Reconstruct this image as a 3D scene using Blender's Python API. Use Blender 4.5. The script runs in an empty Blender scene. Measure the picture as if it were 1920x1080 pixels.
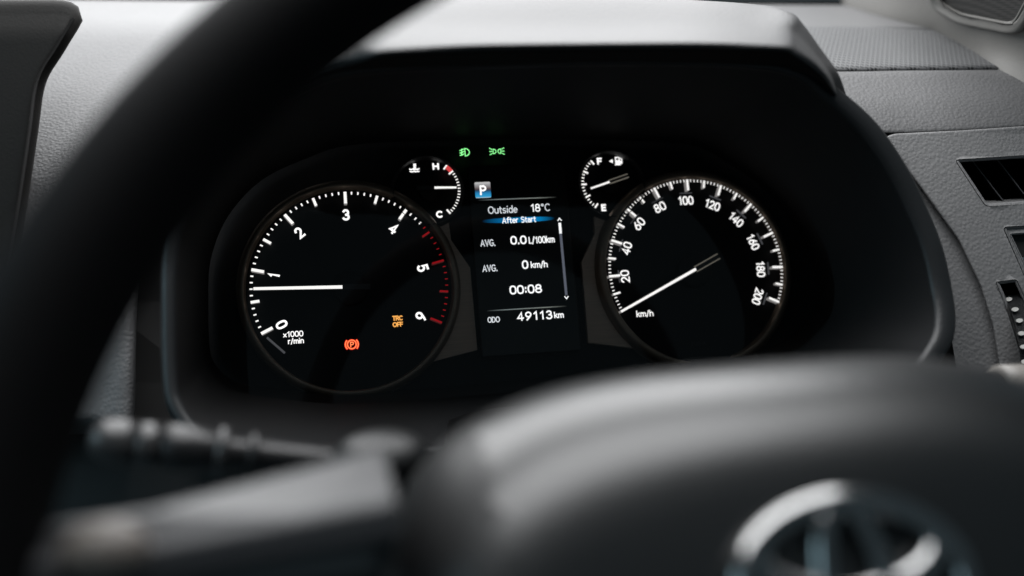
import bpy, math, random
import numpy as np
from mathutils import Vector, Matrix
from mathutils.geometry import delaunay_2d_cdt

sc = bpy.context.scene
COL = sc.collection
S = 0.001                                   # everything below is written in millimetres
rad = math.radians
TAU = rad(25)                               # the dials lean back by this much

# ------------------------------------------------------------------ camera
CAM = np.array([-111.9008, -514.5536, 145.1719])
CM = np.array([[0.9809, 0.1870, 0.0543], [-0.1947, 0.9428, 0.2707], [-0.0006, -0.2761, 0.9611]])  # right, forward, up
FPX = 35 * 1920 / 36
cd = bpy.data.cameras.new('camera')
cam = bpy.data.objects.new('camera', cd)
COL.objects.link(cam)
r_, f_, u_ = Vector(CM[:, 0]).normalized(), Vector(CM[:, 1]).normalized(), None
u_ = r_.cross(f_).normalized()
mw = Matrix((r_, u_, -f_)).transposed().to_4x4()
mw.translation = Vector(CAM * S)
cam.matrix_world = mw
cd.lens = 35
cd.sensor_width = 36
cd.clip_start = 0.01
cd.clip_end = 50
cd.dof.use_dof = True
cd.dof.focus_distance = 0.519
cd.dof.aperture_fstop = 3.5
sc.camera = cam

# ------------------------------------------------------------------ light: a dim cabin, daylight through the windscreen, its panel stretched overhead
w = bpy.data.worlds.new('World')
sc.world = w
w.use_nodes = True
bg = w.node_tree.nodes['Background']
bg.inputs[0].default_value = (0.72, 1.0, 1.15, 1)
bg.inputs[1].default_value = 0.06
def area(name, loc, target, sx, sy, power, color):
    l = bpy.data.lights.new(name, 'AREA')
    l.shape = 'RECTANGLE'
    l.size, l.size_y, l.energy, l.color = sx * S, sy * S, power, color
    o = bpy.data.objects.new(name, l)
    COL.objects.link(o)
    o.location = Vector(loc) * S
    o.rotation_euler = (Vector(target) - Vector(loc)).to_track_quat('-Z', 'Y').to_euler()
    return o
area('windscreen_overhead_light', (-60, 110, 542), (-60, -110, 82), 810, 1220, 17.0, (0.985, 0.99, 1.0))  # reaches back beyond the glass, added overhead length brightens pad and fascia
area('side_window_daylight', (-900, -300, 360), (-50, -100, 40), 600, 400, 1.5, (0.55, 0.86, 1.0))
sc.view_settings.view_transform = 'Standard'
sc.view_settings.look = 'None'
sc.view_settings.exposure = 0
sc.view_settings.gamma = 1

# ------------------------------------------------------------------ helpers
def P(px, py, d):
    """a point at camera depth d (mm), in world mm"""
    return CAM + CM @ np.array([(px - 960) / FPX, 1, -(py - 540) / FPX]) * d

def tag(o, label, cat=None, group=None, kind=None):
    if label: o['label'] = label
    if cat: o['category'] = cat
    if group: o['group'] = group
    if kind: o['kind'] = kind
    return o

def thing(name, loc, label, cat, tilt=False, group=None):
    o = bpy.data.objects.new(name, None)
    o.empty_display_size = 0.02
    COL.objects.link(o)
    o.location = Vector(loc) * S
    if tilt: o.rotation_euler = (-TAU, 0, 0)
    o['base'] = [float(v) for v in loc]
    return tag(o, label, cat, group)

def c2w(x, y, z):
    return (x, y * math.cos(TAU) + z * math.sin(TAU), -y * math.sin(TAU) + z * math.cos(TAU))

def mesh_data(name, verts, faces, mats, smooth=False, fm=None):
    me = bpy.data.meshes.new(name)
    me.from_pydata([tuple(float(c) * S for c in v) for v in verts], [], [tuple(f) for f in faces])
    for m in (mats if isinstance(mats, (list, tuple)) else [mats]): me.materials.append(m)
    if fm:
        for p, i in zip(me.polygons, fm): p.material_index = i
    if smooth:
        me.polygons.foreach_set('use_smooth', [True] * len(me.polygons))
    me.validate()
    me.update()
    return me

def link(name, me, parent=None, loc=None, rot=None):
    o = bpy.data.objects.new(name, me)
    COL.objects.link(o)
    if parent: o.parent = parent
    if loc is not None: o.location = Vector(loc) * S
    if rot is not None: o.rotation_euler = rot
    return o

def part(name, verts, faces, mats, parent, smooth=False, fm=None, world=False, loc=None, rot=None):
    """mesh part; world=True: verts are world mm and the chain of parents is un-rotated"""
    if world:
        b = Vector((0, 0, 0)); p = parent
        while p is not None:
            b += p.location / S; p = p.parent
        verts = [(v[0] - b[0], v[1] - b[1], v[2] - b[2]) for v in verts]
    return link(name, mesh_data(name, verts, faces, mats, smooth, fm), parent, loc, rot)

def solid(o, t, off=0.0):
    m = o.modifiers.new('thickness', 'SOLIDIFY'); m.thickness = t * S; m.offset = off
    return o
def bevel(o, wd, seg=2):
    m = o.modifiers.new('edge', 'BEVEL'); m.width = wd * S; m.segments = seg; m.limit_method = 'ANGLE'
    return o
def subsurf(o, n=2):
    m = o.modifiers.new('smooth', 'SUBSURF'); m.levels = n; m.render_levels = n
    return o

def cr(pts, n, closed=False):
    """Catmull-Rom through the points, n steps per span"""
    pts = [np.array(p, float) for p in pts]; N = len(pts); out = []
    spans = N if closed else N - 1
    for i in range(spans):
        if closed: a, b, c, d = pts[i - 1], pts[i], pts[(i + 1) % N], pts[(i + 2) % N]
        else:
            b, c = pts[i], pts[i + 1]
            a = pts[i - 1] if i > 0 else 2 * b - c
            d = pts[i + 2] if i + 2 < N else 2 * c - b
        for k in range(n):
            t = k / n
            out.append(0.5 * ((2 * b) + (c - a) * t + (2 * a - 5 * b + 4 * c - d) * t * t + (3 * b - 3 * c + d - a) * t ** 3))
    if not closed: out.append(pts[-1])
    return out

def patch(rows, nr=6, nc=6):
    """smooth sheet through a grid of world points -> verts, faces"""
    R = [cr(r, nc) for r in rows]
    C = [cr([R[i][j] for i in range(len(R))], nr) for j in range(len(R[0]))]
    nrow, ncol = len(C[0]), len(C)
    V = [C[j][i] for i in range(nrow) for j in range(ncol)]
    F = [(i * ncol + j, i * ncol + j + 1, (i + 1) * ncol + j + 1, (i + 1) * ncol + j) for i in range(nrow - 1) for j in range(ncol - 1)]
    return V, F

def loft(loops, closed=True, cap0=False, cap1=False):
    n = len(loops[0]); V = [p for l in loops for p in l]; F = []
    for i in range(len(loops) - 1):
        for j in range(n if closed else n - 1):
            k = (j + 1) % n
            F.append((i * n + j, i * n + k, (i + 1) * n + k, (i + 1) * n + j))
    if cap0: F.append(tuple(reversed(range(n))))
    if cap1: F.append(tuple((len(loops) - 1) * n + j for j in range(n)))
    return V, F

def box(x0, x1, y0, y1, z0, z1):
    V = [(x, y, z) for x in (x0, x1) for y in (y0, y1) for z in (z0, z1)]
    F = [(0, 1, 3, 2), (4, 6, 7, 5), (0, 4, 5, 1), (2, 3, 7, 6), (0, 2, 6, 4), (1, 5, 7, 3)]
    return V, F

def lathe(profile, n=96, axis='y'):
    """profile of (radius, y) turned about the y axis"""
    V, F = [], []
    for r, y in profile:
        for k in range(n):
            a = 2 * math.pi * k / n
            V.append((r * math.sin(a), y, r * math.cos(a)))
    m = len(profile)
    for i in range(m - 1):
        for k in range(n):
            q = (k + 1) % n
            F.append((i * n + k, i * n + q, (i + 1) * n + q, (i + 1) * n + k))
    return V, F

def pip(p, poly):
    x, y = p; ins = False; j = len(poly) - 1
    for i in range(len(poly)):
        xi, yi = poly[i]; xj, yj = poly[j]
        if (yi > y) != (yj > y) and x < (xj - xi) * (y - yi) / (yj - yi) + xi: ins = not ins
        j = i
    return ins

def sheet(outline, holes, dfun, step=14, rnd=1.5, wall=8.0, hole_rnd=1.0, hole_wall=10.0):
    """a trim panel: outline and holes in picture coordinates, lifted to depth dfun; edges rolled back"""
    loops = [list(outline)] + [list(h) for h in holes]
    pts, edges = [], []
    for lp in loops:
        b = len(pts); pts += lp
        edges += [(b + i, b + (i + 1) % len(lp)) for i in range(len(lp))]
    for li, lp in enumerate(loops):
        n = len(lp); ar = sum(lp[i][0] * lp[(i + 1) % n][1] - lp[(i + 1) % n][0] * lp[i][1] for i in range(n))
        sg = (1 if ar > 0 else -1) * (-1 if li else 1)
        for i in range(n):
            a, c = lp[i - 1], lp[(i + 1) % n]; tx, ty = c[0] - a[0], c[1] - a[1]; L_ = math.hypot(tx, ty) or 1
            q = (lp[i][0] - ty / L_ * sg * 3.5, lp[i][1] + tx / L_ * sg * 3.5)
            if pip(q, outline) and not any(pip(q, h) for h in holes): pts.append(q)
    xs = [p[0] for p in outline]; ys = [p[1] for p in outline]
    x = min(xs) + step / 2
    while x < max(xs):
        y = min(ys) + step / 2
        while y < max(ys):
            q = (x, y)
            if pip(q, outline) and not any(pip(q, h) for h in holes):
                dm = min((q[0] - p[0]) ** 2 + (q[1] - p[1]) ** 2 for p in pts[:sum(len(l) for l in loops)])
                if dm > (step * .45) ** 2: pts.append(q)
            y += step
        x += step
    v2, e2, f2, *_ = delaunay_2d_cdt([Vector(p) for p in pts], edges, [], 0, 1e-4)
    keep = []
    for f in f2:
        c = sum((v2[i] for i in f), Vector((0, 0))) / len(f)
        if pip((c.x, c.y), outline) and not any(pip((c.x, c.y), h) for h in holes): keep.append(tuple(reversed(f)))
    V = [P(v.x, v.y, dfun(v.x, v.y)) for v in v2]
    F = list(keep)
    for li, lp in enumerate(loops):
        n = len(lp); ar = sum(lp[i][0] * lp[(i + 1) % n][1] - lp[(i + 1) % n][0] * lp[i][1] for i in range(n))
        sg = 1 if ar > 0 else -1
        if li: sg = -sg
        R, W = (rnd, wall) if li == 0 else (hole_rnd, hole_wall)
        ring0 = []
        for p in lp:
            k = min(range(len(v2)), key=lambda i: (v2[i].x - p[0]) ** 2 + (v2[i].y - p[1]) ** 2)
            ring0.append(k)
        nrm = []
        for i in range(n):
            a, c = lp[i - 1], lp[(i + 1) % n]
            tx, ty = c[0] - a[0], c[1] - a[1]; L = math.hypot(tx, ty) or 1
            nrm.append((ty / L * sg, -tx / L * sg))
        prev = ring0
        for al, ex in ((30, 0), (60, 0), (90, 0), (90, 1)):
            ring = []
            for i, p in enumerate(lp):
                d0 = dfun(*p); o = R * math.sin(rad(al)) * FPX / d0
                ring.append(len(V))
                V.append(P(p[0] + nrm[i][0] * o, p[1] + nrm[i][1] * o, d0 + R * (1 - math.cos(rad(al))) + ex * W))
            for i in range(n):
                j = (i + 1) % n
                F.append((prev[i], prev[j], ring[j], ring[i]) if sg * (1 if li == 0 else -1) > 0 else (prev[j], prev[i], ring[i], ring[j]))
            prev = ring
    return V, F

# ------------------------------------------------------------------ materials
def mat(name, col, rough=0.5, metal=0.0, spec=0.5, emit=None, es=1.0):
    m = bpy.data.materials.new(name); m.use_nodes = True
    b = m.node_tree.nodes['Principled BSDF']
    b.inputs['Base Color'].default_value = (*col, 1)
    b.inputs['Roughness'].default_value = rough
    b.inputs['Metallic'].default_value = metal
    b.inputs['Specular IOR Level'].default_value = spec
    if emit:
        b.inputs['Emission Color'].default_value = (*emit, 1)
        b.inputs['Emission Strength'].default_value = es
    return m

def grain(m, scale=420, strength=0.5, dist=0.25, var=0.12, dust=0.0):
    """leather-like pebble grain on moulded plastic, in object space"""
    nt = m.node_tree; N = nt.nodes; L = nt.links; b = N['Principled BSDF']
    tc = N.new('ShaderNodeTexCoord')
    no = N.new('ShaderNodeTexNoise'); no.inputs['Scale'].default_value = scale * .6; no.inputs['Detail'].default_value = 3
    mx = N.new('ShaderNodeMixRGB'); mx.blend_type = 'ADD'; mx.inputs[0].default_value = .8 / scale
    L.new(tc.outputs['Object'], no.inputs['Vector']); L.new(tc.outputs['Object'], mx.inputs[1]); L.new(no.outputs['Color'], mx.inputs[2])
    vo = N.new('ShaderNodeTexVoronoi'); vo.feature = 'SMOOTH_F1'; vo.inputs['Smoothness'].default_value = .35; vo.inputs['Scale'].default_value = scale
    L.new(mx.outputs[0], vo.inputs['Vector'])
    rp = N.new('ShaderNodeMapRange'); rp.inputs['From Max'].default_value = 0.75; rp.inputs['To Min'].default_value = 1; rp.inputs['To Max'].default_value = 0
    L.new(vo.outputs['Distance'], rp.inputs['Value'])
    bp = N.new('ShaderNodeBump'); bp.inputs['Strength'].default_value = strength; bp.inputs['Distance'].default_value = dist * S
    L.new(rp.outputs[0], bp.inputs['Height']); L.new(bp.outputs[0], b.inputs['Normal'])
    n2 = N.new('ShaderNodeTexNoise'); n2.inputs['Scale'].default_value = 45; n2.inputs['Detail'].default_value = 8; n2.inputs['Roughness'].default_value = .7
    L.new(tc.outputs['Object'], n2.inputs['Vector'])
    r2 = N.new('ShaderNodeMapRange'); r2.inputs['To Min'].default_value = 1 - var; r2.inputs['To Max'].default_value = 1 + var
    L.new(n2.outputs['Fac'], r2.inputs['Value'])
    ml = N.new('ShaderNodeVectorMath'); ml.operation = 'SCALE'; ml.inputs[0].default_value = b.inputs['Base Color'].default_value[:3]
    L.new(r2.outputs[0], ml.inputs['Scale']); L.new(ml.outputs[0], b.inputs['Base Color'])
    return m

def brushed(m, strength=.25, amount=.35):
    nt = m.node_tree; N = nt.nodes; L = nt.links; b = N['Principled BSDF']
    tc = N.new('ShaderNodeTexCoord'); mp = N.new('ShaderNodeMapping'); mp.inputs['Scale'].default_value = (30, 30, 2600)
    no = N.new('ShaderNodeTexNoise'); no.inputs['Scale'].default_value = 1; no.inputs['Detail'].default_value = 2
    L.new(tc.outputs['Object'], mp.inputs[0]); L.new(mp.outputs[0], no.inputs['Vector'])
    r2 = N.new('ShaderNodeMapRange'); r2.inputs['To Min'].default_value = 1 - amount; r2.inputs['To Max'].default_value = 1 + amount
    L.new(no.outputs['Fac'], r2.inputs['Value'])
    ml = N.new('ShaderNodeVectorMath'); ml.operation = 'SCALE'; ml.inputs[0].default_value = b.inputs['Base Color'].default_value[:3]
    L.new(r2.outputs[0], ml.inputs['Scale']); L.new(ml.outputs[0], b.inputs['Base Color'])
    return m

M_dash = grain(mat('dash_grained_plastic', (.115, .115, .117), .55), 560, .55, .35)
M_hood = grain(mat('hood_plastic_darkened', (.058, .058, .059), .55), 560, .35, .3)  # same plastic as the dash, darkened to offset the strong light on top
M_fascia = grain(mat('fascia_plastic_lightened', (.185, .185, .187), .55), 560, .55, .35)  # same plastic as the dash, lightened in place of missing daylight
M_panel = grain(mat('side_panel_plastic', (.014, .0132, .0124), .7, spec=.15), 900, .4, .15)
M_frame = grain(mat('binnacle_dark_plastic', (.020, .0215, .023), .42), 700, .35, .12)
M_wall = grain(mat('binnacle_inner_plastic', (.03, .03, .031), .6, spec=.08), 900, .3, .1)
M_black = mat('black_plastic', (.012, .012, .012), .5)
M_gap = mat('black_gap', (.004, .004, .004), .8, spec=.1)
M_dial = grain(mat('black_dial_face', (.006, .006, .0065), .55, spec=.25), 2500, .15, .05, .3)
M_ring = brushed(mat('bronze_grey_ring', (.34, .27, .21), .42, .6), amount=.15)
M_plate = brushed(mat('bronze_grey_brushed_plate', (.62, .47, .38), .5, .3))
M_leather = grain(mat('black_leather', (.005, .005, .0054), .65, spec=.08), 800, .35, .12)
M_pad = grain(mat('airbag_pad_vinyl', (.0035, .0043, .005), .35, spec=1.0), 700, .3, .12)
M_spoke = grain(mat('satin_grey_spoke', (.034, .035, .038), .4), 1500, .1, .05)
M_chrome = mat('emblem_chrome', (.42, .42, .42), .16, 1.0)
M_hub = grain(mat('hub_housing_vinyl', (.009, .0098, .0105), .45), 700, .3, .12)
M_vane = mat('vent_vane_plastic', (.07, .072, .075), .35)
M_stalk = grain(mat('stalk_plastic', (.014, .014, .015), .36), 1200, .2, .08)
M_pillar = grain(mat('pillar_trim_plastic', (.13, .126, .118), .6), 1100, .25, .1)
M_lamp = lambda n, c, s: mat(n, (0, 0, 0), .5, spec=0, emit=c, es=s)
M_white = M_lamp('lit_white', (1.0, .985, .96), 1.05)
M_num = M_lamp('lit_numeral_white', (1.0, .99, .98), 1.25)
M_side = M_lamp('light_guide_side', (1.0, .95, .93), .22)
M_dimglow = M_lamp('dim_bar_glow', (.9, .92, 1.0), .07)  # faint glow for the reflection bars and the scale end
M_red = M_lamp('lit_red', (.62, .012, .02), .4)
M_redside = M_lamp('light_guide_side_red', (.6, .1, .1), .10)
M_brake = M_lamp('lamp_red_orange', (1.0, .20, .07), 1.6)
M_brakeglow = M_lamp('lamp_red_glow', (.9, .015, .01), .8)
M_amber = M_lamp('lamp_amber', (1.0, .45, .10), 1.1)
M_green = M_lamp('lamp_green', (.26, .95, .30), 1.5)
M_disp = M_lamp('display_text_white', (.97, .99, 1.0), 1.2)
M_dim = M_lamp('display_text_thin', (.85, .9, .95), .9)
M_line = M_lamp('display_rule', (.55, .62, .62), .4)
M_track = M_lamp('display_scroll_track', (.10, .11, .14), 1.0)
M_screen = mat('display_glass', (.006, .0055, .005), .35)
M_tail = mat('needle_tail_glow', (.6, .55, .45), .45, emit=(.5, .46, .38), es=.22)  # tail is no lamp; faint glow added where too little light reaches it
M_needle = mat('needle_body_dark', (.03, .03, .031), .4)

def gradient_emit(name, stops, axis=2, lo=0., hi=1., strength=1.0):
    """screen picture: colour ramp along an object axis (mm)"""
    m = bpy.data.materials.new(name); m.use_nodes = True
    nt = m.node_tree; N = nt.nodes; L = nt.links; b = N['Principled BSDF']
    b.inputs['Base Color'].default_value = (0, 0, 0, 1); b.inputs['Specular IOR Level'].default_value = 0
    tc = N.new('ShaderNodeTexCoord'); sp = N.new('ShaderNodeSeparateXYZ'); L.new(tc.outputs['Object'], sp.inputs[0])
    mr = N.new('ShaderNodeMapRange'); mr.inputs['From Min'].default_value = lo * S; mr.inputs['From Max'].default_value = hi * S
    L.new(sp.outputs[axis], mr.inputs['Value'])
    cr_ = N.new('ShaderNodeValToRGB'); L.new(mr.outputs[0], cr_.inputs[0])
    e = cr_.color_ramp.elements
    e[0].position, e[0].color = stops[0][0], (*stops[0][1], 1)
    e[1].position, e[1].color = stops[-1][0], (*stops[-1][1], 1)
    for p, c in stops[1:-1]:
        k = e.new(p); k.color = (*c, 1)
    L.new(cr_.outputs[0], b.inputs['Emission Color']); b.inputs['Emission Strength'].default_value = strength
    return m

# ------------------------------------------------------------------ lettering: strokes
def el(cx, cy, rx, ry, a0=0, a1=360, n=None):
    n = n or max(6, int(abs(a1 - a0) / 15))
    return [(cx + rx * math.cos(rad(a0 + (a1 - a0) * i / n)), cy + ry * math.sin(rad(a0 + (a1 - a0) * i / n))) for i in range(n + 1)]
def sq(cx, cy, rx, ry, n=28, e=2.5):
    o = []
    for i in range(n + 1):
        a = 2 * math.pi * i / n; c, s = math.cos(a), math.sin(a)
        o.append((cx + rx * math.copysign(abs(c) ** (2 / e), c), cy + ry * math.copysign(abs(s) ** (2 / e), s)))
    return o
G = {
 '0': (.58, [sq(.29, .5, .29, .5)]),
 '1': (.42, [[(.06, .78), (.30, 1), (.30, 0)]]),
 '2': (.58, [el(.29, .71, .27, .29, 170, -32) + [(.02, 0), (.58, 0)]]),
 '3': (.58, [el(.27, .745, .25, .255, 155, -90), el(.27, .26, .29, .26, 88, -155)]),
 '4': (.60, [[(.44, 0), (.44, 1), (.0, .27), (.62, .27)]]),
 '5': (.58, [[(.53, 1), (.12, 1), (.07, .53)] + el(.28, .32, .29, .32, 132, -150)]),
 '6': (.58, [[(.47, 1), (.2, .68), (.05, .42)], el(.29, .3, .28, .3)]),
 '8': (.58, [el(.29, .755, .24, .245), el(.29, .265, .29, .265)]),
 '9': (.58, [[(.11, 0), (.38, .32), (.53, .58)], el(.29, .7, .28, .3)]),
 'A': (.66, [[(0, 0), (.33, 1), (.66, 0)], [(.12, .33), (.54, .33)]]),
 'V': (.62, [[(0, 1), (.31, 0), (.62, 1)]]),
 'G': (.66, [el(.36, .5, .36, .5, 48, 325) + [(.66, .45), (.40, .45)]]),
 'C': (.60, [el(.36, .5, .36, .5, 48, 312)]),
 'D': (.64, [[(0, 0), (0, 1), (.22, 1)] + el(.24, .5, .4, .5, 90, -90) + [(0, 0)]]),
 'E': (.46, [[(.46, 1), (0, 1), (0, 0), (.46, 0)], [(0, .52), (.42, .52)]]),
 'F': (.46, [[(.48, 1), (0, 1), (0, 0)], [(0, .5), (.42, .5)]]),
 'H': (.60, [[(0, 0), (0, 1)], [(.6, 0), (.6, 1)], [(0, .52), (.6, .52)]]),
 'J': (.4, [[(.36, 1), (.36, .25)] + el(.17, .25, .19, .25, 0, -150)]),
 'L': (.42, [[(0, 1), (0, 0), (.44, 0)]]),
 'O': (.76, [el(.38, .5, .38, .5)]),
 'P': (.54, [[(0, 0), (0, 1), (.28, 1)] + el(.28, .74, .27, .26, 90, -90) + [(0, .48)]]),
 'R': (.56, [[(0, 0), (0, 1), (.28, 1)] + el(.28, .75, .25, .25, 90, -90) + [(0, .5)], [(.28, .5), (.58, 0)]]),
 'S': (.52, [el(.27, .755, .25, .245, 40, 255) + el(.27, .25, .26, .26, 80, -140)]),
 'T': (.56, [[(0, 1), (.6, 1)], [(.3, 1), (.3, 0)]]),
 'd': (.5, [el(.25, .34, .25, .34), [(.5, 1.05), (.5, 0)]]),
 'e': (.5, [[(.02, .36), (.5, .36)] + el(.26, .34, .25, .34, 5, 315)]),
 'f': (.34, [el(.34, .82, .18, .2, 70, 180) + [(.16, 0)], [(0, .66), (.34, .66)]]),
 'h': (.5, [[(0, 1.05), (0, 0)], [(0, .42)] + el(.25, .42, .25, .26, 160, 0) + [(.5, 0)]]),
 'i': (.1, [[(.05, .66), (.05, 0)], [(.05, .93), (.05, 1.0)]]),
 'k': (.48, [[(0, 1.05), (0, 0)], [(.44, .68), (.02, .32)], [(.14, .42), (.48, 0)]]),
 'm': (.8, [[(0, .68), (0, 0)], [(0, .45)] + el(.2, .45, .2, .23, 160, 0) + [(.4, 0)], [(.4, .45)] + el(.6, .45, .2, .23, 160, 0) + [(.8, 0)]]),
 'n': (.48, [[(0, .68), (0, 0)], [(0, .42)] + el(.24, .42, .24, .26, 160, 0) + [(.48, 0)]]),
 'r': (.3, [[(0, .68), (0, 0)], [(0, .4)] + el(.26, .4, .26, .28, 150, 80)]),
 's': (.42, [el(.21, .51, .19, .17, 40, 250) + el(.2, .17, .21, .18, 75, -145)]),
 't': (.34, [[(.14, .92), (.14, .2)] + el(.3, .2, .16, .2, 180, 280), [(0, .66), (.34, .66)]]),
 'u': (.48, [[(0, .68), (0, .26)] + el(.24, .26, .24, .26, 180, 340) + [(.48, .25)], [(.48, .68), (.48, 0)]]),
 'a': (.46, [el(.22, .48, .2, .2, 150, 0) + [(.44, 0)], el(.22, .2, .22, .2)]),
 'x': (.46, [[(0, .62), (.46, 0)], [(0, 0), (.46, .62)]]),
 '/': (.36, [[(0, -.12), (.36, 1.05)]]),
 '.': (.12, [[(.06, -.01), (.06, .09)]]),
 ':': (.14, [[(.07, .12), (.07, .24)], [(.07, .62), (.07, .74)]]),
 '-': (.34, [[(.02, .42), (.34, .42)]]),
 'o': (.3, [el(.15, .88, .13, .13)]),     # degree ring
 ' ': (.3, []),
}
def ribbon(path, wd, y=0.0):
    """flat stroke of width wd along a 2-D path (x, z)"""
    p = [np.array(q, float) for q in path]
    closed = len(p) > 3 and np.hypot(*(p[0] - p[-1])) < 1e-6
    if closed: p = p[:-1]
    n = len(p); V, F = [], []
    for i in range(n):
        a = p[i - 1] if (i > 0 or closed) else None
        c = p[(i + 1) % n] if (i < n - 1 or closed) else None
        d1 = (p[i] - a) if a is not None else (c - p[i]); d2 = (c - p[i]) if c is not None else (p[i] - a)
        d1 = d1 / (np.hypot(*d1) or 1); d2 = d2 / (np.hypot(*d2) or 1)
        n1 = np.array([-d1[1], d1[0]]); n2 = np.array([-d2[1], d2[0]])
        mt = n1 + n2; L = np.hypot(*mt)
        mt = mt / L if L > 1e-6 else n1
        k = min(1.0 / max(.35, mt @ n1), 1.9) * wd / 2
        q = p[i].copy()
        if a is None: q = q - d2 * wd * .35
        if c is None: q = q + d1 * wd * .35
        V += [(*(q + mt * k)[:1], y, (q + mt * k)[1]), ((q - mt * k)[0], y, (q - mt * k)[1])]
    for i in range(n if closed else n - 1):
        j = (i + 1) % n
        F.append((2 * i, 2 * j, 2 * j + 1, 2 * i + 1))
    return V, F
def join(vfs):
    V, F = [], []
    for v, f in vfs:
        b = len(V); V += list(v); F += [tuple(i + b for i in q) for q in f]
    return V, F
def strokes(paths, wd, y=0.0):
    return join([ribbon(p, wd, y - .012 * i) for i, p in enumerate(paths)])
def text_paths(s, h, width=None, track=.2):
    x = 0; out = []
    for ch in s:
        gw, st = G[ch]
        for p in st: out.append([(x + a, b) for a, b in p])
        x += gw + track
    x -= track
    sx = (width / x) if width else h
    return [[((a - x / 2) * sx, (b - .5) * h) for a, b in p] for p in out]
def lettering(name, s, h, width, wd, m, parent, loc, rot=0., track=.2):
    V, F = strokes(text_paths(s, h - wd, (width - wd) if width else None, track), wd)
    return part(name, V, F, m, parent, loc=loc, rot=(0, rot, 0))

# ------------------------------------------------------------------ dashboard
dash = thing('dashboard', (0, 40, -60), 'grey leather-grained dashboard spreading out behind the instrument hood', 'dashboard')
def grid(rows): return [[P(*c) for c in r] for r in rows]
V, F = patch(grid([
    [(1180, 12, 810), (1480, 13, 800), (1600, 13, 800), (1720, 14, 800)],
    [(1240, 34, 720), (1480, 34, 715), (1620, 34, 722), (1760, 36, 730)],
    [(1280, 57, 640), (1500, 57, 640), (1650, 58, 648), (1800, 60, 660)]]), 6, 8)
solid(part('dash_top', V, F, M_dash, dash, True, world=True), 3)
V, F = patch(grid([
    [(1280, 133, 548), (1560, 134, 556), (1700, 132, 562), (1845, 131, 570), (1990, 128, 590)],
    [(1280, 137, 543), (1560, 138, 551), (1710, 136, 557), (1850, 134, 565), (1995, 131, 585)],
    [(1300, 152, 536), (1570, 152, 544), (1720, 150, 550), (1870, 150, 555), (2000, 150, 560)],
    [(1400, 195, 524), (1620, 195, 529), (1750, 192, 534), (1890, 190, 538), (2010, 188, 542)],
    [(1480, 240, 516), (1660, 243, 520), (1790, 239, 524), (1910, 232, 528), (2020, 226, 530)],
    [(1485, 247, 519), (1668, 249, 523), (1795, 244, 527), (1912, 237, 531), (2022, 231, 533)],
    [(1485, 248, 533), (1668, 250, 537), (1795, 245, 541), (1912, 238, 545), (2022, 232, 547)]]), 5, 8)
part('top_pad', V, F, M_dash, dash, True, world=True)
# perforated grille on the dash top
m = mat('perforated_grille', (.12, .122, .125), .55)
nt = m.node_tree; N = nt.nodes; L = nt.links; b = N['Principled BSDF']
tc = N.new('ShaderNodeTexCoord'); mp = N.new('ShaderNodeMapping'); mp.inputs['Scale'].default_value = (2700, 1050, 0); mp.inputs['Rotation'].default_value = (0, 0, rad(12))
L.new(tc.outputs['Object'], mp.inputs[0]); sp = N.new('ShaderNodeSeparateXYZ'); L.new(mp.outputs[0], sp.inputs[0])
sx = N.new('ShaderNodeMath'); sx.operation = 'SINE'; sy = N.new('ShaderNodeMath'); sy.operation = 'SINE'
L.new(sp.outputs[0], sx.inputs[0]); L.new(sp.outputs[1], sy.inputs[0])
ad = N.new('ShaderNodeMath'); ad.operation = 'ADD'; L.new(sx.outputs[0], ad.inputs[0]); L.new(sy.outputs[0], ad.inputs[1])
mr = N.new('ShaderNodeMapRange'); mr.inputs['From Min'].default_value = .15; mr.inputs['From Max'].default_value = .9; L.new(ad.outputs[0], mr.inputs['Value'])
mx = N.new('ShaderNodeMixRGB'); mx.inputs[1].default_value = (.13, .132, .135, 1); mx.inputs[2].default_value = (.012, .013, .014, 1); L.new(mr.outputs[0], mx.inputs[0]); L.new(mx.outputs[0], b.inputs['Base Color'])
bp = N.new('ShaderNodeBump'); bp.invert = True; bp.inputs['Strength'].default_value = .6; bp.inputs['Distance'].default_value = .4 * S; L.new(mr.outputs[0], bp.inputs['Height']); L.new(bp.outputs[0], b.inputs['Normal'])
V, F = patch(grid([
    [(1270, 55, 640), (1480, 55, 641), (1600, 56, 645), (1690, 60, 650), (1790, 64, 660)],
    [(1270, 59, 632), (1480, 59, 633), (1600, 60, 637), (1715, 66, 642), (1830, 72, 652)],
    [(1270, 95, 590), (1500, 96, 594), (1640, 97, 600), (1790, 98, 606), (1900, 100, 612)],
    [(1270, 135, 549), (1560, 136, 557), (1700, 134, 563), (1845, 133, 571), (1960, 131, 583)]]), 6, 8)
solid(part('perforated_grille', V, F, m, dash, True, world=True), 2, -1)
# fascia right of the instruments, with openings
def dfas(x, y): return 521 - .085 * (y - 250) + .00008 * (y - 250) ** 2 + .03 * (x - 1800)
def rc(poly, r, n=4):
    """round the corners of a picture polygon"""
    out = []
    for i, p in enumerate(poly):
        a, c = np.array(poly[i - 1], float), np.array(poly[(i + 1) % len(poly)], float); q = np.array(p, float)
        ra = min(r, np.hypot(*(a - q)) * .45); rb = min(r, np.hypot(*(c - q)) * .45)
        A = q + (a - q) / np.hypot(*(a - q)) * ra; B = q + (c - q) / np.hypot(*(c - q)) * rb
        for k in range(n + 1):
            t = k / n; out.append(tuple((1 - t) ** 2 * A + 2 * t * (1 - t) * q + t * t * B))
    return out
vent_h = rc([(1789, 299), (2020, 284), (2060, 372), (1848, 388)], 9)
pan_h = rc([(1879, 425), (2040, 416), (2090, 560), (1948, 580)], 10)
slot_h = rc([(1866, 528), (1906, 523), (1960, 640), (1975, 800), (1940, 800), (1915, 668), (1889, 585), (1877, 552)], 5)
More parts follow.
